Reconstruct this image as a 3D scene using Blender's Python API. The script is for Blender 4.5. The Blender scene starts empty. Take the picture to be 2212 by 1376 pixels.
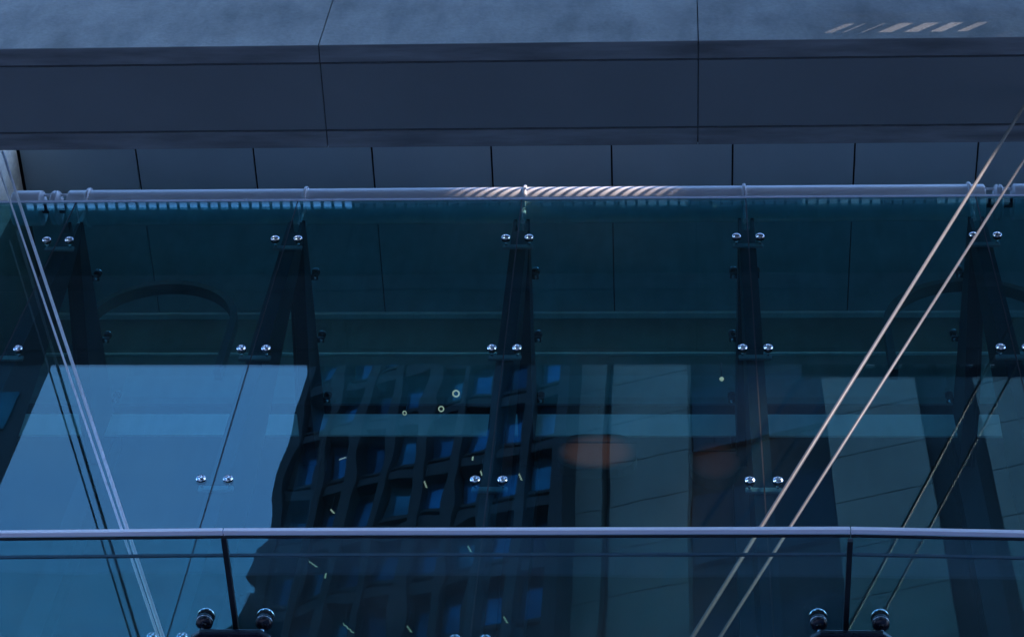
import bpy, bmesh, math, random
from mathutils import Vector, Matrix
random.seed(7)
C = bpy.context.scene.collection
S = bpy.context.scene

# ------------------------------------------------------------------ camera
# world: X along the facade, Y into the building, Z up; camera 9.24 m in front of the glass, 1.6 m above ground
D = 9.24; GZ = -1.6
F = 4715.0; CX, CY = 1106.0, 688.0
EZ = Vector((334, -2908, 4715)).normalized()
EX = Vector((66100, -212, -4715)); EX = (EX - EZ*EX.dot(EZ)).normalized()
EY = EZ.cross(EX)
cam = bpy.data.objects.new('camera', bpy.data.cameras.new('camera')); C.objects.link(cam)
cam.data.sensor_width = 36; cam.data.lens = 36*F/2212
cam.data.clip_start = 0.1; cam.data.clip_end = 3000
R = Matrix(((EX.x, -EX.y, -EX.z), (EY.x, -EY.y, -EY.z), (EZ.x, -EZ.y, -EZ.z)))
cam.matrix_world = Matrix.Translation((0, -D, 0)) @ R.to_4x4()
S.camera = cam

# ------------------------------------------------------------------ light
SUN = Vector((1.33, -1.0, 1.2)).normalized()          # towards the sun
elev = math.asin(SUN.z); azim = math.atan2(SUN.x, SUN.y)
w = bpy.data.worlds.new("World"); S.world = w; w.use_nodes = True
nt = w.node_tree; bg = nt.nodes['Background']
sky = nt.nodes.new('ShaderNodeTexSky'); sky.sky_type = 'NISHITA'; sky.sun_disc = False
sky.sun_elevation = elev; sky.sun_rotation = azim; sky.ozone_density = 2.6; sky.air_density = 1.0; sky.dust_density = 0.3
tcw = nt.nodes.new('ShaderNodeTexCoord'); mpw = nt.nodes.new('ShaderNodeMapping'); mpw.inputs['Scale'].default_value = (2.2, 5, 5)
nzw = nt.nodes.new('ShaderNodeTexNoise'); nzw.inputs['Scale'].default_value = 1.6; nzw.inputs['Detail'].default_value = 7; nzw.inputs['Roughness'].default_value = .6
rmw = nt.nodes.new('ShaderNodeMapRange'); rmw.inputs['From Min'].default_value = .42; rmw.inputs['From Max'].default_value = .8; rmw.inputs['To Max'].default_value = .35
mxw = nt.nodes.new('ShaderNodeMix'); mxw.data_type = 'RGBA'; mxw.inputs[7].default_value = (1.9, 2.5, 3.2, 1)   # thin high cloud
nt.links.new(tcw.outputs['Generated'], mpw.inputs[0]); nt.links.new(mpw.outputs[0], nzw.inputs[0]); nt.links.new(nzw.outputs[0], rmw.inputs[0])
nt.links.new(rmw.outputs[0], mxw.inputs[0]); nt.links.new(sky.outputs[0], mxw.inputs[6]); nt.links.new(mxw.outputs[2], bg.inputs[0]); bg.inputs[1].default_value = 0.15
sl = bpy.data.lights.new('sun', 'SUN'); sl.energy = 2.0; sl.angle = math.radians(0.6); sl.color = (1, .70, .50)
so = bpy.data.objects.new('sun', sl); C.objects.link(so); so.rotation_euler = SUN.to_track_quat('Z', 'Y').to_euler()
so.location = SUN*120
S.view_settings.view_transform = 'Standard'; S.view_settings.look = 'None'; S.view_settings.gamma = 1
S.view_settings.exposure = 2.0
S.view_settings.use_white_balance = True; S.view_settings.white_balance_temperature = 5180; S.view_settings.white_balance_tint = 8
S.cycles.max_bounces = 16; S.cycles.transparent_max_bounces = 32; S.cycles.glossy_bounces = 8

# ------------------------------------------------------------------ materials
def nodes(name):
    m = bpy.data.materials.new(name); m.use_nodes = True
    t = m.node_tree; b = t.nodes['Principled BSDF']
    return m, t, b
def noise(t, scale, detail=4, vec=None, rough=.55):
    n = t.nodes.new('ShaderNodeTexNoise'); n.inputs['Scale'].default_value = scale
    n.inputs['Detail'].default_value = detail; n.inputs['Roughness'].default_value = rough
    if vec: t.links.new(vec, n.inputs['Vector'])
    return n
def mapping(t, scale=(1, 1, 1)):
    tc = t.nodes.new('ShaderNodeNewGeometry'); mp = t.nodes.new('ShaderNodeMapping')
    mp.inputs['Scale'].default_value = scale
    t.links.new(tc.outputs['Position'], mp.inputs['Vector']); return mp.outputs[0]
def ramp(t, fac, stops):
    r = t.nodes.new('ShaderNodeValToRGB'); e = r.color_ramp.elements
    for i, (p, c) in enumerate(stops):
        x = e[i] if i < 2 else e.new(p)
        x.position = p; x.color = (*c, 1)
    t.links.new(fac, r.inputs[0]); return r
def mat(name, col, rough=.6, metal=0, var=.12, scale=3, bump=0, bscale=40, stretch=(1, 1, 1), spec=.5):
    m, t, b = nodes(name)
    v = mapping(t, stretch)
    n = noise(t, scale, 6, v)
    lo = tuple(c*(1-var) for c in col); hi = tuple(min(1, c*(1+var)) for c in col)
    r = ramp(t, n.outputs[0], [(.3, lo), (.7, hi)])
    t.links.new(r.outputs[0], b.inputs['Base Color'])
    b.inputs['Roughness'].default_value = rough; b.inputs['Metallic'].default_value = metal
    b.inputs['Specular IOR Level'].default_value = spec
    if bump:
        n2 = noise(t, bscale, 5, v); bp = t.nodes.new('ShaderNodeBump'); bp.inputs['Distance'].default_value = bump
        t.links.new(n2.outputs[0], bp.inputs['Height']); t.links.new(bp.outputs[0], b.inputs['Normal'])
    return m
def mul(t, a, b, f):
    x = t.nodes.new('ShaderNodeMix'); x.data_type = 'RGBA'; x.blend_type = 'MULTIPLY'
    x.inputs[0].default_value = f; t.links.new(a, x.inputs[6]); t.links.new(b, x.inputs[7]); return x.outputs[2]
def concrete(name, col, streak=.5):
    m, t, b = nodes(name)
    n1 = noise(t, 1.3, 8, mapping(t, (1, 1, 1)), .62)
    r1 = ramp(t, n1.outputs[0], [(.32, tuple(c*.72 for c in col)), (.7, tuple(c*1.15 for c in col))])
    n2 = noise(t, 2.4, 6, mapping(t, (1.3, 2, .45)), .62)       # rain streaks running down
    r2 = ramp(t, n2.outputs[0], [(.36, (.42, .47, .5)), (.56, (1, 1, 1))])
    n3 = noise(t, 26, 6, mapping(t)); r3 = ramp(t, n3.outputs[0], [(.3, (.86, .86, .86)), (.65, (1.0, 1.0, 1.0))])
    c = mul(t, r1.outputs[0], r2.outputs[0], streak); c = mul(t, c, r3.outputs[0], 1)
    t.links.new(c, b.inputs['Base Color']); b.inputs['Roughness'].default_value = .82
    b.inputs['Specular IOR Level'].default_value = .3
    bp = t.nodes.new('ShaderNodeBump'); bp.inputs['Distance'].default_value = .006
    t.links.new(n3.outputs[0], bp.inputs['Height']); t.links.new(bp.outputs[0], b.inputs['Normal'])
    return m
def glass(name, tint, refl, r0, wave, wscale, rough=0.0, dust=.008):
    m = bpy.data.materials.new(name); m.use_nodes = True; t = m.node_tree
    for n in list(t.nodes):
        if n.type == 'BSDF_PRINCIPLED': t.nodes.remove(n)
    out = [n for n in t.nodes if n.type == 'OUTPUT_MATERIAL'][0]
    g = t.nodes.new('ShaderNodeNewGeometry'); L = t.links
    oi = t.nodes.new('ShaderNodeObjectInfo')
    off = t.nodes.new('ShaderNodeVectorMath'); off.operation = 'MULTIPLY_ADD'
    cb = t.nodes.new('ShaderNodeCombineXYZ')
    for k in range(3): L.new(oi.outputs['Random'], cb.inputs[k])
    L.new(cb.outputs[0], off.inputs[0]); off.inputs[1].default_value = (40, 40, 40); L.new(g.outputs['Position'], off.inputs[2])
    mp = t.nodes.new('ShaderNodeMapping'); mp.inputs['Scale'].default_value = (1, 1, .55); L.new(off.outputs[0], mp.inputs[0])
    n = noise(t, wscale, 1.5, mp.outputs[0], .35)
    bp = t.nodes.new('ShaderNodeBump'); bp.inputs['Distance'].default_value = wave; L.new(n.outputs[0], bp.inputs['Height'])
    d = t.nodes.new('ShaderNodeVectorMath'); d.operation = 'DOT_PRODUCT'
    L.new(g.outputs['Normal'], d.inputs[0]); L.new(g.outputs['Incoming'], d.inputs[1])
    ab = t.nodes.new('ShaderNodeMath'); ab.operation = 'ABSOLUTE'; L.new(d.outputs['Value'], ab.inputs[0])
    om = t.nodes.new('ShaderNodeMath'); om.operation = 'SUBTRACT'; om.inputs[0].default_value = 1; L.new(ab.outputs[0], om.inputs[1])
    pw = t.nodes.new('ShaderNodeMath'); pw.operation = 'POWER'; pw.inputs[1].default_value = 5; L.new(om.outputs[0], pw.inputs[0])
    fa = t.nodes.new('ShaderNodeMath'); fa.operation = 'MULTIPLY_ADD'; fa.inputs[1].default_value = 1-r0; fa.inputs[2].default_value = r0
    L.new(pw.outputs[0], fa.inputs[0])
    # thin film of dust
    nd = noise(t, 2.2, 7, mapping(t, (3, 3, .5)), .65); rd = ramp(t, nd.outputs[0], [(.35, tint), (.8, tuple(c*.93 for c in tint))])
    tr = t.nodes.new('ShaderNodeBsdfTransparent'); L.new(rd.outputs[0], tr.inputs[0])
    gl = t.nodes.new('ShaderNodeBsdfGlossy'); gl.inputs['Color'].default_value = (*refl, 1); gl.inputs['Roughness'].default_value = rough
    L.new(bp.outputs[0], gl.inputs['Normal'])
    mx = t.nodes.new('ShaderNodeMixShader'); L.new(fa.outputs[0], mx.inputs[0]); L.new(tr.outputs[0], mx.inputs[1]); L.new(gl.outputs[0], mx.inputs[2])
    df = t.nodes.new('ShaderNodeBsdfDiffuse'); df.inputs[0].default_value = (.6, .62, .6, 1)
    n4 = noise(t, 1.6, 8, mapping(t, (2.2, 2, .45)), .7); r4 = ramp(t, n4.outputs[0], [(.35, (dust*.3,)*3), (.75, (dust,)*3)])
    m2 = t.nodes.new('ShaderNodeMixShader'); L.new(r4.outputs[0], m2.inputs[0]); L.new(mx.outputs[0], m2.inputs[1]); L.new(df.outputs[0], m2.inputs[2])
    L.new(m2.outputs[0], out.inputs[0])
    return m
def emit(name, col, strength):
    m, t, b = nodes(name); b.inputs['Base Color'].default_value = (*col, 1)
    b.inputs['Emission Color'].default_value = (*col, 1); b.inputs['Emission Strength'].default_value = strength
    n = noise(t, 20, 2, mapping(t)); r = ramp(t, n.outputs[0], [(.3, tuple(c*.8 for c in col)), (.7, col)])
    t.links.new(r.outputs[0], b.inputs['Emission Color']); return m

M = {}
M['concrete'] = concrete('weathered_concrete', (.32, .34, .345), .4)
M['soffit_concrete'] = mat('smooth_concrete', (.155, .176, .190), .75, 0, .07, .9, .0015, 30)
M['panel'] = mat('cladding_panel', (.47, .55, .58), .55, 0, .06, 1.2, .001, 30)
M['pier'] = concrete('pier_concrete', (.60, .60, .60), .4)
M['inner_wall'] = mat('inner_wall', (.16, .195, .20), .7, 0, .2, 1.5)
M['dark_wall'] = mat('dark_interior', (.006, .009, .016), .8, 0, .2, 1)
M['flashing'] = mat('pale_flashing', (.85, .88, .86), .5, 0, .12, 2)
M['fin'] = mat('navy_steel', (.006, .009, .024), .45, 0, .25, 3)
M['white_tube'] = mat('lavender_white_paint', (.94, .93, .97), .25, 0, .08, 4, stretch=(.4, 3, 3))
M['trim'] = mat('anodised_trim', (.84, .84, .93), .35, 0, .06, 3, stretch=(.5, 3, 3))
M['black'] = mat('black_rubber', (.008, .009, .014), .5, 0, .2, 20)
M['black_gloss'] = mat('black_coated_steel', (.010, .012, .022), .22, 0, .2, 20)
M['chrome'] = mat('polished_steel', (.80, .82, .86), .12, 1, .15, 60, .0004, 90)
M['arm_steel'] = mat('arm_steel', (.30, .32, .36), .4, .3, .1, 8)
M['joint_filler'] = mat('joint_filler', (.07, .08, .09), .8, 0, .3, 9)
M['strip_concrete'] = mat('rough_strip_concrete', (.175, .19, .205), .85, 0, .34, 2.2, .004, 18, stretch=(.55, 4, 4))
M['arch_paint'] = mat('arch_paint', (.075, .095, .105), .7, 0, .2, 3)
M['rod'] = mat('brushed_steel_rod', (.55, .55, .60), .38, .4, .12, 18, stretch=(3, 3, .3))
M['rod_warm'] = mat('satin_steel_rod', (.145, .14, .135), .5, 0, .14, 18, stretch=(3, 3, .3))
for k_, wv, ws in [('glass_flat', .0006, .9), ('glass_mild', .0012, 1.6), ('glass_wavy', .0023, 1.9)]:
    M[k_] = glass('coated_wall_'+k_, (.68, .875, .875), (.62, .80, .82), .088, wv, ws)
M['roof_glass'] = glass('roof_glass', (.80, .94, .95), (.6, .85, 1.0), .05, .001, .8)
M['canopy_glass'] = glass('canopy_glass', (.80, .94, .93), (.65, .85, .9), .08, .0015, .9, dust=.055)
M['tower_glass'] = mat('tower_window', (.10, .22, .42), .12, .85, .3, .2, .01, .35)
m_, t_m, b_m = nodes('tower_window_glass')
oi_ = t_m.nodes.new('ShaderNodeObjectInfo'); rr_ = ramp(t_m, oi_.outputs['Random'], [(0, (.04, .08, .14)), (.35, (.08, .21, .40)), ])
e_ = rr_.color_ramp.elements.new(.75); e_.color = (.13, .31, .60, 1); e_ = rr_.color_ramp.elements.new(1); e_.color = (.16, .34, .42, 1)
n_m = noise(t_m, .9, 4, mapping(t_m, (1, 1, .6))); q_m = ramp(t_m, n_m.outputs[0], [(.38, (.45, .45, .45)), (.6, (1, 1, 1))])
t_m.links.new(mul(t_m, rr_.outputs[0], q_m.outputs[0], 1), b_m.inputs['Base Color']); b_m.inputs['Metallic'].default_value = .85; b_m.inputs['Roughness'].default_value = .12
M['tower_glass'] = m_
M['office_glass'] = mat('office_window', (.02, .03, .05), .1, 0, .3, .3)
M['tower_frame'] = mat('tower_frame', (.010, .013, .02), .6, 0, .3, .6)
M['tower_dark'] = mat('tower_dark', (.015, .022, .032), .6, 0, .3, .4)
M['stone'] = mat('pale_stone', (.20, .225, .23), .7, 0, .14, .7, stretch=(1, 1, .5))
M['office'] = mat('blocker_cladding', (.08, .10, .12), .7, 0, .2, .3)  # wall tone of the added sun blocker slab
M['paving'] = mat('pale_paving', (.24, .28, .36), .85, 0, .15, .8)
M['asphalt'] = mat('asphalt', (.055, .055, .06), .9, 0, .2, 2)
M['lamp_and_glint'] = emit('lamp_and_glint', (1, .74, .46), .17)
def frosted(name, col, strength):      # frosted shade: brightest over the bulb, fading to its rim
    m, t, b = nodes(name); b.inputs['Base Color'].default_value = (.02, .015, .012, 1); b.inputs['Roughness'].default_value = .7
    tc = t.nodes.new('ShaderNodeTexCoord'); mp = t.nodes.new('ShaderNodeMapping'); mp.inputs['Location'].default_value = (-1, 0, -1); mp.inputs['Scale'].default_value = (2, 0, 2)
    gr_ = t.nodes.new('ShaderNodeTexGradient'); gr_.gradient_type = 'SPHERICAL'
    t.links.new(tc.outputs['Generated'], mp.inputs[0]); t.links.new(mp.outputs[0], gr_.inputs[0])
    r_ = ramp(t, gr_.outputs[0], [(0, (0, 0, 0)), (.38, tuple(c*.9 for c in col))]); e2 = r_.color_ramp.elements.new(1); e2.color = (*col, 1)
    t.links.new(r_.outputs[0], b.inputs['Emission Color']); b.inputs['Emission Strength'].default_value = strength; return m
M['lamp_amber'] = frosted('lamp_amber', (1, .27, .15), .024)
M['lamp_brown'] = frosted('lamp_brown', (1, .22, .13), .007)

# ------------------------------------------------------------------ mesh helpers
def box(bm, x0, x1, y0, y1, z0, z1):
    v = [bm.verts.new((x, y, z)) for z in (z0, z1) for x, y in ((x0, y0), (x1, y0), (x1, y1), (x0, y1))]
    for f in ((3, 2, 1, 0), (4, 5, 6, 7), (0, 1, 5, 4), (1, 2, 6, 5), (2, 3, 7, 6), (3, 0, 4, 7)): bm.faces.new([v[i] for i in f])
def prism(bm, pts, axis, a, b):
    """pts polygon in the plane normal to axis (0=x: (y,z), 1=y: (x,z), 2=z: (x,y)) extruded a..b"""
    def mk(p, t):
        return {0: (t, p[0], p[1]), 1: (p[0], t, p[1]), 2: (p[0], p[1], t)}[axis]
    A = [bm.verts.new(mk(p, a)) for p in pts]; B = [bm.verts.new(mk(p, b)) for p in pts]
    n = len(pts); bm.faces.new(A); bm.faces.new(B[::-1])
    for i in range(n): bm.faces.new((A[i], B[i], B[(i+1) % n], A[(i+1) % n]))
def tube(bm, p, q, r, seg=20, r2=None, caps=True):
    p, q = Vector(p), Vector(q); d = (q-p).normalized()
    u = d.orthogonal().normalized(); v = d.cross(u); r2 = r if r2 is None else r2
    A = [bm.verts.new(p+(u*math.cos(t)+v*math.sin(t))*r) for t in [2*math.pi*i/seg for i in range(seg)]]
    B = [bm.verts.new(q+(u*math.cos(t)+v*math.sin(t))*r2) for t in [2*math.pi*i/seg for i in range(seg)]]
    for i in range(seg):
        f = bm.faces.new((A[i], A[(i+1) % seg], B[(i+1) % seg], B[i])); f.smooth = True
    if caps: bm.faces.new(A[::-1]); bm.faces.new(B)
def lathe(bm, o, d, prof, seg=24, smooth=True):
    """prof: list of (distance along d, radius)"""
    o, d = Vector(o), Vector(d).normalized(); u = d.orthogonal().normalized(); v = d.cross(u); rings = []
    for h, r in prof:
        rings.append([bm.verts.new(o+d*h+(u*math.cos(2*math.pi*i/seg)+v*math.sin(2*math.pi*i/seg))*max(r, 1e-4)) for i in range(seg)])
    for A, B in zip(rings, rings[1:]):
        for i in range(seg):
            f = bm.faces.new((A[i], A[(i+1) % seg], B[(i+1) % seg], B[i])); f.smooth = smooth
    bm.faces.new(rings[0][::-1]); bm.faces.new(rings[-1])
def torus(bm, o, d, R0, r, seg=28, ss=10):
    o, d = Vector(o), Vector(d).normalized(); u = d.orthogonal().normalized(); v = d.cross(u); rg = []
    for i in range(seg):
        a = 2*math.pi*i/seg; e = u*math.cos(a)+v*math.sin(a)
        rg.append([bm.verts.new(o+e*(R0+r*math.cos(2*math.pi*j/ss))+d*r*math.sin(2*math.pi*j/ss)) for j in range(ss)])
    for i in range(seg):
        for j in range(ss):
            f = bm.faces.new((rg[i][j], rg[(i+1) % seg][j], rg[(i+1) % seg][(j+1) % ss], rg[i][(j+1) % ss])); f.smooth = True
def obj(name, bm, m, parent=None, loc=None, bevel=0):
    bmesh.ops.recalc_face_normals(bm, faces=bm.faces)
    me = bpy.data.meshes.new(name); bm.to_mesh(me); bm.free()
    o = bpy.data.objects.new(name, me); C.objects.link(o); me.materials.append(M[m] if isinstance(m, str) else m)
    if parent: o.parent = parent
    if loc: o.location = loc
    if bevel:
        b = o.modifiers.new('bevel', 'BEVEL'); b.width = bevel; b.segments = 2; b.limit_method = 'ANGLE'; b.angle_limit = math.radians(40)
    return o
def tag(o, label, cat, group=None, kind=None):
    if kind: o['kind'] = kind
    if label: o['label'] = label
    if cat: o['category'] = cat
    if group: o['group'] = group
    return o
def empty(name, loc=(0, 0, 0), rz=0):
    o = bpy.data.objects.new(name, None); C.objects.link(o); o.location = loc; o.rotation_euler = (0, 0, rz); o.empty_display_size = .1; return o
def copy_tree(o, loc, parent=None):
    c = o.copy(); C.objects.link(c); c.parent = parent
    if loc is not None: c.location = loc
    for ch in [k for k in C.objects if k.parent == o]: copy_tree(ch, None, c)
    return c
def B(): return bmesh.new()

# ------------------------------------------------------------------ ground
bm = B(); box(bm, -600, 600, -600, 600, GZ-1, GZ); tag(obj('ground', bm, 'paving'), None, None, kind='structure')
bm = B(); box(bm, -300, 300, -22, -12, GZ+.004, GZ+.008); tag(obj('road', bm, 'asphalt'), None, None, kind='structure')

# ------------------------------------------------------------------ concrete girder across the top
XJ = [-5.34, -3.32, -1.31, .668, 2.67]
g = empty('concrete_girder', (0, -1.1, 16.82))
tag(g, 'long weathered grey concrete girder spanning the whole top of the view', 'girder')
bj = [-9.37, -6.165, -2.965, .242, 3.45, 6.65, 9.86]
for a, b_ in zip(bj, bj[1:]):
    bm = B(); x0, x1 = a+.005, b_-.005
    z0 = 16.82; yo, yi = -1.615, -.645
    # cross-section: flat soffit with two shallow grooves near its edges, sloping back shoulder
    gr = .011; gd = .024
    prof = [(yo, z0+.004), (yo+.006, z0), (-1.447-gr, z0), (-1.447-gr, z0+gd), (-1.447+gr, z0+gd), (-1.447+gr, z0+.002),
            (-.81-gr, z0+.002), (-.81-gr, z0+gd), (-.81+gr, z0+gd), (-.81+gr, z0), (yi, z0), (yi, 17.79), (-.88, 18.46), (-1.1, 18.46), (-1.1, 18.2), (yo, 18.2)]
    prism(bm, [(p[0]+1.1, p[1]-16.82) for p in prof], 0, x0, x1)
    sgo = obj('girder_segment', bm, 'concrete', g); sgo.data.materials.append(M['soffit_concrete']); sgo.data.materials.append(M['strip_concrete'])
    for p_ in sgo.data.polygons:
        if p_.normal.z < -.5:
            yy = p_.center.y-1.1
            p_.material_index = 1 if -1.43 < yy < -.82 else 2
bm = B(); box(bm, -9.3, 9.8, -1.595+1.1, -.66+1.1, .018, 1.3); obj('girder_core', bm, 'joint_filler', g)   # dark filler seen in the joints
# comb-like grille on top of the girder
gr = empty('vent_grille', (0, -.9, 18.47)); tag(gr, 'comb-like grille of short parallel bars mirrored as bright squares under the white tube', 'grille')
bm = B()
x = -6.32
while x < 6.6:
    box(bm, x, x+.026, .0, .45, .0, .02); x += .1015
obj('bar_row', bm, 'fin', gr)
bm = B(); box(bm, -9, 6.6, .45, .50, -.01, .03); obj('inner_rail', bm, 'fin', gr)
bm = B(); box(bm, -9, -6.32, 0, .45, 0, .02); obj('blank_plate', bm, 'fin', gr)

# ------------------------------------------------------------------ recessed soffit with cladding panels
bd = empty('building', (0, 3, GZ)); tag(bd, 'grey panelled building behind the glass with a recessed soffit of square joints', 'building')
def bpart(name, m, f, bevel=0):
    bm = B(); f(bm); o = obj(name, bm, m, bd, bevel=bevel)
    for v in o.data.vertices: v.co -= Vector((0, 3, GZ))
    return o
xs = [-6.552 + .0+1.1955*i for i in range(14)]
for a, b_ in zip(xs, xs[1:]):
    bpart('soffit_panel', 'panel', lambda bm: box(bm, a+.009, b_-.009, .48, 1.115, 19.3, 19.33), .003)
for a, b_ in zip(xs[1::2], xs[3::2]):
    bpart('soffit_panel', 'panel', lambda bm: box(bm, a+.006, b_-.006, 1.127, 2.56, 19.3, 19.33), .003)
bpart('soffit_panel', 'panel', lambda bm: box(bm, xs[0], xs[1]-.006, 1.127, 2.56, 19.3, 19.33), .003)
bpart('soffit_backing', 'black', lambda bm: box(bm, -9, 11, .48, 2.6, 19.35, 19.5))
bpart('cornice_strip', 'flashing', lambda bm: box(bm, -12, 12, 2.535, 2.595, 19.24, 19.285))
bpart('groove_reflection_bar', 'flashing', lambda bm: box(bm, -12, 12, 2.57, 2.597, 18.53, 18.555))  # pale bar standing in for the mirrored line of the girder groove
bpart('upper_storeys', 'concrete', lambda bm: box(bm, -40, 40, .46, 25, 19.5, 30))
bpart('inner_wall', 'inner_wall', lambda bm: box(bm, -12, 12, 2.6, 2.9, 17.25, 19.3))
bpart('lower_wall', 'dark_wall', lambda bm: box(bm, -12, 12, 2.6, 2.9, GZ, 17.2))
bpart('side_wing', 'concrete', lambda bm: box(bm, 12, 40, 2, 25, GZ, 19.3))
bpart('side_wing', 'concrete', lambda bm: box(bm, -40, -12, 2, 25, GZ, 19.3))
# pier at far left
bm = B(); box(bm, -7.9, -6.565, .28, 1.10, 17.3, 19.28); pr = obj('concrete_pier', bm, 'pier', bevel=.01); tag(pr, 'pale concrete pier face at the far left between girder and tube', 'pier')
bm = B(); box(bm, -7.9, -6.60, .30, 2.2, 5.0, 17.295); obj('clad_base', bm, 'dark_wall', pr)
bm = B(); box(bm, -7.9, -6.575, 1.103, 2.55, 17.3, 19.28); obj('return_wall', bm, 'arch_paint', pr)
bm = B(); box(bm, 9.0, 10.2, .28, 2.2, 5.0, 19.28); tag(obj('concrete_pier', bm, 'pier', bevel=.01), 'concrete pier beyond the right end of the white tube', 'pier')

# ------------------------------------------------------------------ glass wall, one pane per bay
ZT = 17.03; ZB = 6.95
cols = ['far left', 'left', 'middle', 'right', 'far right']
edges = [-7.36]+XJ+[4.67, 6.67]
wl = ['leftmost tall wall pane, partly hidden by the dark bracket and the left rods',
      'tall wall pane filled with the mirrored bright blue sky',
      'tall wall pane mirroring the edge of the sky and the dark gridded tower',
      'tall wall pane with the amber lamp glow and pale mirrored pilaster',
      'tall wall pane crossed by the two long pale rods',
      'rightmost narrow visible strip of tall wall pane beside the last bracket',
      'tall wall pane further right, past the edge of the photo']
for i, (a, b_) in enumerate(zip(edges, edges[1:])):
    bm = B(); box(bm, -(b_-a)/2+.005, (b_-a)/2-.005, -.006, .006, 0, ZT-ZB)
    tag(obj('glass_screen', bm, ['glass_flat', 'glass_flat', 'glass_wavy', 'glass_mild', 'glass_flat', 'glass_flat', 'glass_flat'][i], loc=((a+b_)/2, 0, ZB)), wl[i], 'glass pane', 'tall frameless panes of the glass wall')
for i, x in enumerate(XJ):   # silicone joints
    bm = B(); box(bm, -.0045, .0045, -.005, .005, 0, ZT-ZB)
    tag(obj('silicone_joint', bm, 'black', loc=(x, 0, ZB)), 'thin dark silicone line between wall panes, %s one of five' % ['leftmost', 'second from left', 'middle', 'second from right', 'rightmost'][i], 'joint', 'silicone joints of the glass wall')
bm = B(); box(bm, -7.36, 6.67, -.013, .013, 0, .028); 
t_ = obj('edge_trim', bm, 'trim', loc=(0, 0, ZT)); tag(t_, 'thin pale metal cap running along the top of the glass wall', 'trim')
# glass roof
rl = ['leftmost', 'second', 'third', 'fourth', 'fifth', 'sixth', 'furthest right']
for i, (a, b_) in enumerate(zip(edges, edges[1:])):
    bm = B(); box(bm, -(b_-a)/2+.006, (b_-a)/2-.006, 0, 2.17, -.006, .006)
    tag(obj('roof_pane', bm, 'roof_glass', loc=((a+b_)/2, .02, ZT-.006)), '%s flat roof pane seen through the wall glass' % rl[i], 'glass pane', 'flat roof panes behind the wall')
fl = empty('roof_flashing', (0, 2.335, 17.05)); tag(fl, 'pale horizontal strip behind the glass at the back of the roof panes', 'flashing')
bm = B(); box(bm, -7.4, 8.9, -.135, .135, -.01, .02); obj('strip', bm, 'fin', fl)
bm = B(); box(bm, -7.4, 8.9, -.155, -.137, -.53, -.185); obj('fascia_board', bm, 'flashing', fl)

# fins: upright and roof brackets behind every joint
def wall_fin(x, lab):
    e = empty('wall_bracket', (x, 0, 16.95)); tag(e, lab, 'bracket', 'tapered navy steel brackets behind the wall joints')
    for s in (-1, 1):
        bm = B(); prism(bm, [(.10, -.12), (.20, -.12), (.34, -.55), (.74, -3.2), (.74, -10), (.10, -10)], 0, s*.055-.014, s*.055+.014); obj('side_plate', bm, 'fin', e)
    bm = B(); prism(bm, [(.19, -.20), (.32, -.56), (.72, -3.2), (.72, -10), (.68, -10), (.68, -3.2), (.28, -.6)], 0, -.041, .041); obj('web_plate', bm, 'fin', e)
    bm = B(); box(bm, -.041, .041, .10, .13, -10, -.3); obj('front_plate', bm, 'fin', e)
def roof_fin(x, lab):
    e = empty('roof_bracket', (x, 0, 16.9)); tag(e, lab, 'bracket', 'tapered navy steel brackets under the roof panes')
    for s in (-1, 1):
        bm = B(); prism(bm, [(.14, .03), (2.5, .03), (2.5, -.62), (1.7, -.60), (.3, -.2), (.2, -.1)], 0, s*.055-.014, s*.055+.014); obj('side_plate', bm, 'fin', e)
    bm = B(); prism(bm, [(.3, -.19), (1.7, -.59), (2.5, -.61), (2.5, -.57), (1.7, -.55), (.3, -.14)], 0, -.041, .041); obj('web_plate', bm, 'fin', e)
    bm = B(); box(bm, -.10, .10, 2.36, 2.58, -12, -.0); obj('post', bm, 'fin', e)
pos = ['leftmost', 'second from the left', 'central', 'second from the right', 'rightmost']
for i, x in enumerate(XJ):
    wall_fin(x, '%s upright tapered navy bracket dropping behind the wall glass' % pos[i])
    roof_fin(x, '%s navy bracket running back under the roof panes' % pos[i])

def arch(px, py, w_, lab):
    p = rodp(px, py, 1.9); e = empty('arched_rib', (p.x, 1.9, 17.2)); tag(e, lab, 'arch', 'faint arched ribs behind the glass')
    R1 = w_/2; zc = p.z-17.2-R1; bm = B(); n = 28
    pts = [(R1*math.cos(a_), zc+R1*math.sin(a_)) for a_ in [math.pi*i/n for i in range(n+1)]] + [((R1-.07)*math.cos(a_), zc+(R1-.07)*math.sin(a_)) for a_ in [math.pi*(n-i)/n for i in range(n+1)]]
    A_ = [bm.verts.new((x, 0, z)) for x, z in pts]; B_ = [bm.verts.new((x, .12, z)) for x, z in pts]; m2 = len(pts)
    for i in range(n):
        j = m2-1-i
        bm.faces.new((A_[i], A_[i+1], A_[j-1], A_[j])); bm.faces.new((B_[i+1], B_[i], B_[j], B_[j-1]))
        bm.faces.new((A_[i], B_[i], B_[i+1], A_[i+1])); bm.faces.new((A_[j], A_[j-1], B_[j-1], B_[j]))
    obj('hoop', bm, 'arch_paint', e)
    for s_ in (-1, 1):
        bm = B(); box(bm, s_*R1-(.07 if s_ > 0 else 0), s_*R1+(0 if s_ > 0 else .07), 0, .12, 0, zc-.001); obj('leg', bm, 'arch_paint', e)
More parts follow.
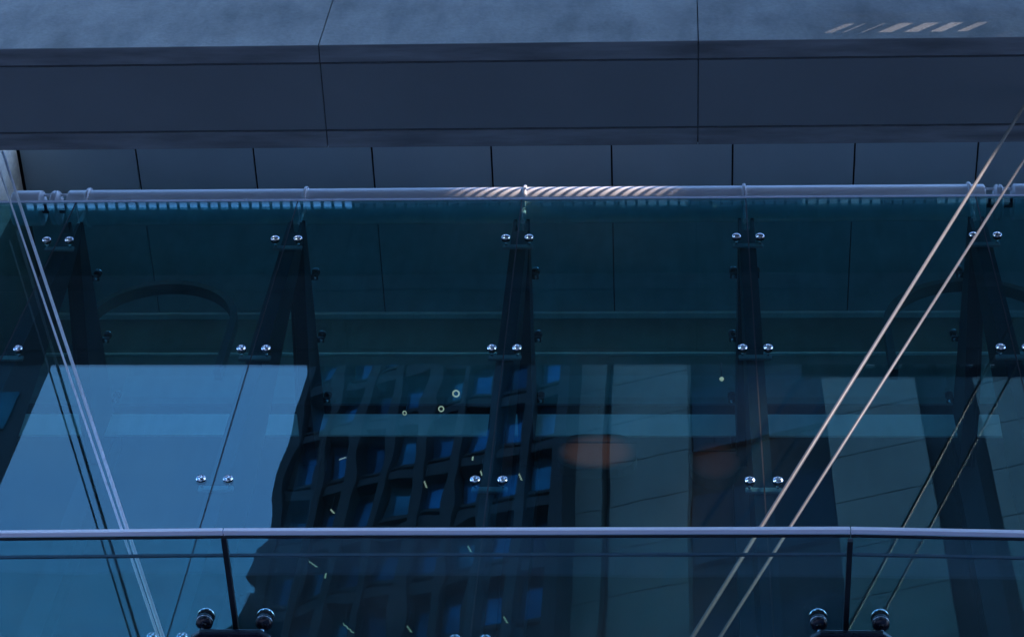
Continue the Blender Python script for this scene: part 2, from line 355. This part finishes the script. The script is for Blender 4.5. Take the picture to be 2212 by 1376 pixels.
# ------------------------------------------------------------------ spider clamps
def clamp(kind):
    e = empty('wall_clamp' if kind == 'wall' else 'roof_clamp')
    d = Vector((0, -1, 0)) if kind == 'wall' else Vector((0, 0, 1))
    for s in (-1, 1):
        bm = B(); lathe(bm, Vector((s*.1, 0, 0))+d*.007, d, [(0, .038), (.005, .038), (.011, .034), (.016, .026), (.018, .018), (.012, .015), (.011, .007), (.014, .006), (.014, 0)], 24, False)
        obj('cap', bm, 'chrome', e)
        bm = B(); lathe(bm, Vector((s*.1, 0, 0))-d*.007, -d, [(0, .036), (.014, .036), (.02, .028)]); obj('washer', bm, 'black_gloss', e)
        bm = B(); tube(bm, Vector((s*.1, 0, 0))-d*.02, Vector((s*.1, 0, 0))-d*.10, .011); obj('pin', bm, 'chrome', e)
    bm = B()
    if kind == 'wall': box(bm, -.13, .13, .075, .099, -.028, .028)
    else: box(bm, -.13, .13, -.028, .028, -.099, -.075)
    obj('arm', bm, 'arm_steel' if kind == 'wall' else 'black_gloss', e, bevel=.006)
    if kind != 'wall':
        for s in (-1, 1):
            bm = B(); lathe(bm, (s*.1, 0, -.098), (0, 0, -1), [(0, .016), (.008, .019), (.018, .015), (.024, .006)]); obj('nut', bm, 'chrome', e)
    return e
wc = clamp('wall'); rc = clamp('roof'); first = [True, True]
rows = [(16.345, 'top'), (14.57, 'second'), (12.795, 'third'), (11.02, 'lowest')]
for z, rn in rows:
    for i, x in enumerate(XJ):
        o = wc if first[0] else copy_tree(wc, None); first[0] = False
        o.location = (x, 0, z)
        tag(o, 'pair of round chrome caps, %s row, on the %s wall joint' % (rn, pos[i]), 'clamp', 'chrome point fixings of the glass wall')
for y, rn in [(.73, 'front'), (1.40, 'middle'), (2.07, 'back')]:
    for i, x in enumerate(XJ):
        o = rc if first[1] else copy_tree(rc, None); first[1] = False
        o.location = (x, y, ZT-.006)
        tag(o, 'small dark clamp under the %s roof joint, %s row' % (pos[i], rn), 'clamp', 'dark point fixings of the roof panes')

# ------------------------------------------------------------------ white tube rail above the glass
PYc, PZc, PR = .27, 17.43, .165
def pipe(x0, x1, lab, rings):
    e = empty('white_tube', ((x0+x1)/2, PYc, PZc)); tag(e, lab, 'tube rail', 'white tube rail sections above the glass')
    h = (x1-x0)/2
    bm = B(); lathe(bm, (-h, 0, 0), (1, 0, 0), [(0, PR-.012), (.006, PR-.003), (.014, PR), (2*h-.014, PR), (2*h-.006, PR-.003), (2*h, PR-.012)], 64); obj('tube', bm, 'white_tube', e)
    for rx in rings:
        dx = rx-(x0+x1)/2
        bm = B(); lathe(bm, (dx-.016, 0, 0), (1, 0, 0), [(0, PR), (.002, PR+.016), (.006, PR+.021), (.026, PR+.021), (.030, PR+.016), (.032, PR)], 64); obj('ring', bm, 'white_tube', e)
        bm = B(); tube(bm, (dx, -.05, -PR+.01), (dx, -.06, -.42), .020); obj('stem', bm, 'white_tube', e)
pipe(-5.53, 2.81, 'long white tube running across the view above the glass', XJ)
pipe(-6.05, -5.78, 'short white tube stub at the far left end of the rail', [])
pipe(3.06, 8.9, 'white tube section starting at the right edge of the view', [4.67, 6.67])
for x0, x1, lab in [(-5.78, -5.53, 'white disc coupling left of the long tube'), (2.81, 3.06, 'white disc coupling at the right end of the long tube')]:
    m_ = (x0+x1)/2; e = empty('tube_coupling', (m_, PYc, PZc)); tag(e, lab, 'coupling', 'couplings between white tube sections')
    bm = B(); tube(bm, (x0-m_, -.09, .085), (x1-m_, -.09, .085), .013); obj('link_bar', bm, 'white_tube', e)
    bm = B(); tube(bm, (x0-m_, 0, 0), (x1-m_, 0, 0), .05); obj('core_bar', bm, 'fin', e)
    bm = B(); lathe(bm, (-.035, 0, 0), (1, 0, 0), [(0, .08), (.004, PR-.01), (.024, PR-.002), (.030, PR-.02), (.040, PR-.02), (.046, PR-.002), (.066, PR-.01), (.07, .08)], 48); obj('collar', bm, 'white_tube', e)

# ------------------------------------------------------------------ rods
def rodp(px, py, Y):
    r = Vector(((px-CX), (py-CY), F)); d = Vector((r.dot(EX), r.dot(EY), r.dot(EZ)))
    return d*((Y+D)/d.y)-Vector((0, D, 0))
def rod(a, b, r, lab, m, name='tension_rod'):
    a, b = Vector(a), Vector(b); d = (b-a)
    a2 = a - d*((a.z-16.95)/d.z if a.z < 16.9 else 0); b2 = a + d*((6.8-a.z)/d.z)
    e = empty(name, b2); tag(e, lab, 'rod', 'steel tension rods')
    bm = B(); tube(bm, a2-b2, (0, 0, 0), r, 16); obj('shaft', bm, m, e)
    u = (a2-b2).normalized(); L = (a2-b2).length
    for t0 in (.25,):
        bm = B(); lathe(bm, u*t0, u, [(0, r*1.05), (.02, r*1.7), (.16, r*1.7), (.18, r*1.05)], 16); obj('turnbuckle', bm, 'chrome', e)
    bm = B(); lathe(bm, (0, 0, 0), u, [(0, r*2), (.10, r*2), (.13, r)], 16); obj('end_fork', bm, 'chrome', e)
rod(rodp(2118, 380, -1.14), rodp(1495, 1376, -1.15), .0132, 'thicker pale sunlit rod crossing the right side, upper of the two', 'rod_warm')
rod(rodp(2191, 380, -1.10), rodp(1555, 1376, -1.15), .0108, 'pale rod crossing the right side, lower and further right of the two', 'rod_warm')
rod(rodp(6, 330, -.41), rodp(352, 1376, -.72), .0125, 'silver rod on the left side, right one of the close pair', 'rod')
rod(rodp(-14, 330, -.46), rodp(342, 1376, -.78), .0085, 'thinner silver rod on the left side, left one of the close pair', 'rod')

# ------------------------------------------------------------------ canopy in the foreground
ZC = 6.7
cp = [(-5.2, -4.085), (-1.733, -4.148), (.682, -4.168), (3.6, -4.11)]
cl = ['left canopy pane, bright teal where the sky shows in it', 'central canopy pane, widest in view, between the two canopy joints', 'right canopy pane at the lower right corner']
for i, ((xa, ya), (xb, yb)) in enumerate(zip(cp, cp[1:])):
    e = empty('glass_canopy', ((xa+xb)/2, -3, ZC)); tag(e, cl[i], 'canopy', 'glass canopy panes')
    ox, oy = (xa+xb)/2, -3; j = .009
    bm = B(); prism(bm, [(xa+j-ox, ya+.004-oy), (xb-j-ox, yb+.004-oy), (xb-j-ox, -.05-oy), (xa+j-ox, -.05-oy)], 2, -.009, .009); obj('pane', bm, 'canopy_glass', e)
    bm = B(); prism(bm, [(xa+.002-ox, ya-.014-oy), (xb-.002-ox, yb-.014-oy), (xb-.002-ox, yb+.010-oy), (xa+.002-ox, ya+.010-oy)], 2, -.008, .012); obj('edge_trim', bm, 'trim', e, bevel=.002)
    bm = B(); prism(bm, [(xa+.002-ox, ya+.0102-oy), (xb-.002-ox, yb+.0102-oy), (xb-.002-ox, yb+.017-oy), (xa+.002-ox, ya+.017-oy)], 2, -.016, .012); obj('gasket', bm, 'black', e)
    bm = B(); prism(bm, [(xa+j-ox, ya+.120-oy), (xb-j-ox, yb+.120-oy), (xb-j-ox, yb+.128-oy), (xa+j-ox, ya+.128-oy)], 2, .0095, .024); obj('drip_bar', bm, 'fin', e)
for i, (xj, lab) in enumerate([(-1.733, 'left dark joint strip between canopy panes'), (.682, 'right dark joint strip between canopy panes')]):
    bm = B(); box(bm, -.010, .010, -.0, 4.06, -.011, .011); tag(obj('joint_strip', bm, 'black', loc=(xj, -4.125, ZC)), lab, 'joint', 'joint strips of the glass canopy')
def canopy_clamp(x, y, lab):
    e = empty('canopy_clamp', (x, y, ZC)); tag(e, lab, 'clamp', 'black clamps under the glass canopy')
    for s in (-1, 1):
        o = Vector((s*.12, 0, -.009))
        bm = B(); lathe(bm, o, (0, 0, -1), [(0, .034), (.012, .034), (.016, .031), (.020, .033), (.028, .033), (.033, .026), (.040, .016)], 32); obj('disc', bm, 'black_gloss', e)
        bm = B(); torus(bm, o+Vector((0, 0, -.014)), (0, 0, 1), .0325, .0016, 32, 8); obj('ring', bm, 'chrome', e)
        bm = B(); tube(bm, o+Vector((0, 0, -.036)), o+Vector((0, .0, -.105)), .0085, 16); obj('bolt', bm, 'chrome', e)
        bm = B(); lathe(bm, o+Vector((0, 0, .019)), (0, 0, 1), [(0, .036), (.01, .036), (.014, .03)], 24); obj('top_cap', bm, 'chrome', e)
        bm = B(); tube(bm, o+Vector((s*.02, .01, -.10)), o+Vector((s*.045, .05, -.125)), .012, 16); obj('arm_tip', bm, 'chrome', e)
    bm = B(); prism(bm, [(-.12, -.03), (.12, -.03), (.16, .0), (.17, .10), (.10, .35), (-.10, .35), (-.17, .10), (-.16, 0)], 2, -.128, -.100)
    obj('bracket_plate', bm, 'black_gloss', e, bevel=.006)
    bm = B(); tube(bm, (-.01, .015, -.128), (-.01, .015, -.155), .012, 12); obj('stud', bm, 'chrome', e)
    bm = B(); box(bm, -.03, .03, .30, -y-.05, -.18, -.10); obj('beam', bm, 'black_gloss', e)
canopy_clamp(-1.731, -3.722, 'left black clamp with two round discs under the canopy joint')
canopy_clamp(.694, -3.741, 'right black clamp with two round discs under the canopy joint')

arch(375, 606, 1.55, 'faint dark round arch behind the glass between the two left brackets')
arch(2085, 600, 1.75, 'faint dark round arch behind the rightmost bracket')
# ------------------------------------------------------------------ lamps and painted glints behind the glass
def mk_lamp(px, py, Y, r, tilt, lab):
    p = rodp(px, py, Y); e = empty('ring_lamp', p); tag(e, lab, 'lamp', 'small ring lamps behind the glass')
    bm = B(); torus(bm, (0, 0, 0), (tilt, -1, -.9), r, r*.26, 20, 8); obj('ring', bm, 'lamp_and_glint', e)
    bm = B(); tube(bm, (0, .01, 0), (0, .06, .25), .003, 8); obj('wire', bm, 'fin', e)
mk_lamp(985, 850, .9, .026, .2, 'largest glowing ring lamp behind the wall, highest of the three')
mk_lamp(953, 883, .9, .021, .3, 'small glowing ring lamp, middle of the three')
mk_lamp(874, 892, .9, .016, .8, 'faint half-hidden glowing ring lamp, lowest left of the three')
p = rodp(1559, 818, .9); e = empty('bulb_lamp', p); tag(e, 'single tiny bright bulb near the second joint from the right', 'lamp')
bm = B(); lathe(bm, (0, 0, -.02), (0, 0, 1), [(0, .006), (.006, .016), (.018, .02), (.03, .014), (.036, .008)], 16); obj('bulb', bm, 'lamp_and_glint', e)
bm = B(); tube(bm, (0, 0, .015), (0, 0, .25), .005, 8); obj('stem', bm, 'fin', e)
def drum(px, py, Y, wx, h, m, lab):
    p = rodp(px, py, Y); e = empty('drum_lamp', p); tag(e, lab, 'lamp', 'amber drum lamps inside')
    bm = B(); rr = h*.40; pts = []
    for q, (cx_, cz_) in enumerate([(wx/2-rr, h/2-rr), (-wx/2+rr, h/2-rr), (-wx/2+rr, -h/2+rr), (wx/2-rr, -h/2+rr)]):
        for j in range(7): a_ = math.pi/2*(q+j/6); pts.append((cx_+rr*math.cos(a_), cz_+rr*math.sin(a_)))
    prism(bm, pts, 1, -.05, .05)
    obj('shade', bm, m, e)
    bm = B(); box(bm, -wx/2, wx/2, -.056, -.0505, h*.24, h*.24+.014); obj('band', bm, 'fin', e)
    bm = B(); tube(bm, (0, 0, h/2), (0, 0, h/2+.5), .008, 8); obj('stem', bm, 'fin', e)
drum(1290, 985, 2.2, .72, .56, 'lamp_amber', 'wide dim amber drum lamp glowing left of the second joint from the right')
drum(1545, 1005, 2.3, .45, .6, 'lamp_brown', 'dim reddish lamp beside the second joint from the right')

def glint_strand(px, py, L, ang, lab):  # emissive squiggles painting warped glints of reflected lights, not hung lamps
    p = rodp(px, py, .8); e = empty('glint_squiggle', p); tag(e, lab, 'lamp', 'tiny painted glints behind the wall glass')
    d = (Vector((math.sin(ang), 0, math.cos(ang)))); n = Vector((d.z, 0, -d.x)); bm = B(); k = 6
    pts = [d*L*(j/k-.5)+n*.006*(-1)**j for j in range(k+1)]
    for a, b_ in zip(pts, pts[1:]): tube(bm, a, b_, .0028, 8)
    obj('glint_strand', bm, 'lamp_and_glint', e)
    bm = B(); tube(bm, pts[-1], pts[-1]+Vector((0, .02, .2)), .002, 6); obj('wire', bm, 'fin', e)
for q in [(919, 1046, .09, -.3, 'painted glint below the ring lamps, left of the central joint'), (1040, 1022, .07, -.3, 'painted glint close to the left cap of the central third-row clamp'),
          (1124, 1030, .09, -.3, 'painted glint just right of the central third-row clamp'), (1104, 996, .045, 0, 'short painted glint above the central third-row clamp on the right'),
          (1021, 990, .05, 0, 'short painted glint above the central third-row clamp on the left'), (718, 1104, .06, -.6, 'painted glint near the mirrored tower edge just above the canopy trim'),
          (740, 990, .06, 1.0, 'painted glint leaning right beside the second joint post'),
          (1014, 1185, .08, -.4, 'painted glint seen through the canopy close under its trim'), (676, 1218, .10, -.8, 'slanted painted glint seen through the canopy left of centre'),
          (703, 1243, .06, 0, 'short upright painted glint seen through the canopy left of centre'), (752, 1356, .14, -.7, 'longest slanted painted glint at the bottom of the view'),
          (884, 1358, .08, -.5, 'painted glint at the bottom edge below the ring lamps'), (1092, 1338, .08, -.4, 'painted glint at the bottom under the central joint')]: glint_strand(*q)

# ------------------------------------------------------------------ city opposite, seen mirrored in the glass
def local_box(bm, x0, x1, y0, y1, z0, z1): box(bm, x0, x1, y0, y1, z0, z1)
# left block
e = empty('stone_block', (-36, -38, GZ)); tag(e, 'dark office block across the street whose edge cuts the mirrored sky on the left', 'building', 'buildings across the street')
bm = B(); prism(bm, [(-30, 7), (14.65, 7), (6.7, -8), (-30, -8)], 2, 0, 69.5); obj('wall', bm, 'tower_dark', e)
for z in range(4, 68, 4):
    bm = B(); box(bm, -29, 14.0, 7, 7.08, z, z+2.2); obj('window_band', bm, 'tower_glass', e)
# gridded tower, turned a little
TH = math.radians(-0.0)
tw = empty('gridded_tower', (-12.75, -33.2, GZ), math.radians(14)); tag(tw, 'dark high-rise tower with deep grid of blue windows, mirrored in mid wall', 'building', 'buildings across the street')
W = 9.6
bm = B(); box(bm, 0, W, -34, -.35, 0, 82); obj('core', bm, 'tower_dark', tw)
bm = B(); nc = 8; fh = 3.1
for k in range(nc+1):
    x = W*k/nc; wd = .15 if k % 2 else .19
    box(bm, x-wd, x+wd, -.34, .28, 0, 82)
obj('pilasters', bm, 'tower_frame', tw)
bm = B()
for z in [i*fh for i in range(26)]:
    for k in range(nc):
        x = W*k/nc; box(bm, x+.19, x+W/nc-.16, -.34, .12, z, z+.5)
        box(bm, x+.19, x+W/nc-.16, -.34, -.02, z+.85, z+1.0)
obj('floor_ledges', bm, 'tower_frame', tw)
n_ = 0
wm = None
for i in range(12, 23):
    for k in range(nc):
        if wm is None:
            bm = B(); box(bm, -.43, .43, 0, .03, 0, fh-.54); wm = obj('window', bm, 'tower_glass', tw); o = wm
        else:
            o = wm.copy(); C.objects.link(o); o.parent = tw
        o.location = (W*(k+.5)/nc+.04, -.3, i*fh+.52); n_ += 1
# stepped balconies on its left edge
bm = B(); z = 20
while z < 78:
    h = random.uniform(2.2, 4.5); p_ = random.choice([.15, .4, .75, 1.0, .55])+(.55 if z < 58 else 0)
    prism(bm, [(-p_, z), (.3, z), (.3, z+h*.8), (-p_*.45, z+h*.8), (-p_*.6, z+h*.5), (-p_, z+h*.4)], 1, -6, -.1); z += h
obj('balconies', bm, 'tower_frame', tw)
# pale pilastered block
pb = empty('pale_office_block', (-3.3, -32.5, GZ), math.radians(15)); tag(pb, 'office block with pale stone pilasters and slanting joints, mirrored on the right of the wall', 'building', 'buildings across the street')
bm = B(); box(bm, 0, 19.5, -14, -.5, 0, 80); obj('core', bm, 'tower_dark', pb)
for (a, b_) in [(.05, 1.15), (1.42, 3.95), (8.55, 11.5), (13.3, 16)]:
    z = 0
    bm = B()
    while z < 79:
        box(bm, a, b_, -.5, .0, z, z+2.26); z += 2.30
    obj('pilaster', bm, 'stone', pb)
for z in range(6, 78, 6):
    bm = B(); box(bm, 4.0, 8.5, -.5, -.3, z, z+3.5); obj('window_band', bm, 'office_glass', pb)
# cables strung across the street in front of it
# added unseen sun blocker slab at right: shades the facade, holes shape sun patches
sx, sy, sz = SUN.x/-SUN.y, 1.0, SUN.z/-SUN.y
def hole_slab(bm, X0, X1, Z0, Z1, hx0, hx1, hz0, hz1, Y0, T, hq=None):
    fo = [(X0, Z0), (X1, Z0), (X1, Z1), (X0, Z1)]; fi = [(hx0, hz0), (hx1, hz0), (hx1, hz1), (hx0, hz1)]
    if hq: fi = hq
    A = [bm.verts.new((x, Y0, z)) for x, z in fo]; a = [bm.verts.new((x, Y0, z)) for x, z in fi]
    Bq = [bm.verts.new((x, Y0-T, z)) for x, z in fo]; b = [bm.verts.new((x+sx*T, Y0-T, z+sz*T)) for x, z in fi]
    for i in range(4):
        j = (i+1) % 4
        bm.faces.new((A[i], A[j], a[j], a[i])); bm.faces.new((Bq[j], Bq[i], b[i], b[j]))
        bm.faces.new((a[i], a[j], b[j], b[i])); bm.faces.new((A[j], A[i], Bq[i], Bq[j]))
YS = -16.0
def thr(p): k = (p.y-YS)/1.0; return (p.x+sx*k, p.z+sz*k)
c1a = thr(rodp(1010, 412, .14)); c1b = thr(rodp(1410, 410, .14))
c2a = thr(rodp(1770, 60, -1.615)); c2b = thr(rodp(2140, 60, -1.615))
st = empty('sun_blocker', (0, 0, 0)); tag(st, 'added sun blocker slab to the right, out of view, that keeps the facade in shade', 'building', 'buildings across the street')
zm = (c1a[1]+c2a[1])/2; zl = c2a[1]-.36
bm = B(); hole_slab(bm, 9.6, 33, zm, 45, c1a[0], c1b[0], c1a[1]-.50, c1a[1]+.38, YS, .5); obj('upper_blocker', bm, 'office', st)
bm = B(); hole_slab(bm, 9.6, 33, zl, zm-.01, c2a[0], c2b[0], c2a[1]-.16, c2a[1]+.03, YS, .5); obj('middle_blocker', bm, 'office', st)
r0 = thr(rodp(1480, 1400, -1.15)); r1 = thr(rodp(2165, 290, -1.12))
bm = B(); hole_slab(bm, 9.6, 33, GZ, zl-.01, 0, 0, 0, 0, YS, .5, [(r0[0]-.25, r0[1]), (r0[0]+.6, r0[1]), (r1[0]+.22, r1[1]), (r1[0]-.40, r1[1])]); obj('lower_wall', bm, 'office', st)  # lowest strip of the added blocker, its slanted hole lights the rods
# added slotted plate above the right part of the girder, masking sun into stripes
q0 = rodp(1895, 72, -1.615); q1 = rodp(1960, 48, -1.615)
LZ = 17.45; lv = empty('stripe_mask', (0, 0, LZ)); tag(lv, 'added slotted plate above the girder at right, shaping slanted bars of light on it', 'light_mask')
def shp(x, z): k = (LZ-z)/sz; return (x+sx*k, -1.615-k)
bm = B()
slots = [(1776, .085, .5), (1815, .03, 1), (1857, .03, 1), (1893, .13, 1), (1949, .13, 1), (2005, .12, 1), (2064, .10, 1)]
zb = rodp(1895, 71, -1.615).z; zt = rodp(1960, 50, -1.615).z
ya = shp(0, zb)[1]; yb = shp(0, zt)[1]
cells = []
for px, wd, _ in slots:
    xw = rodp(px, 72, -1.615).x; X = shp(xw, zb)[0]; cells.append((X, X+wd))
X0, X1 = cells[0][0]-.6, cells[-1][1]+.32
prev = X0
for a, b_ in cells:
    box(bm, prev, a, ya, yb, -.006, .006); prev = b_
box(bm, prev, X1, ya, yb, -.006, .006)
box(bm, X0, X1, yb+.0005, yb+.12, -.006, .006); box(bm, X0, X1, ya-.12, ya-.0005, -.006, .006)
obj('slotted_plate', bm, 'fin', lv)
bm = B()
for xa_ in (X0+.04, X1-.04): tube(bm, (xa_, ya-.08, .012), (xa_, -1.60, .72), .014, 12)
obj('support_arms', bm, 'fin', lv)
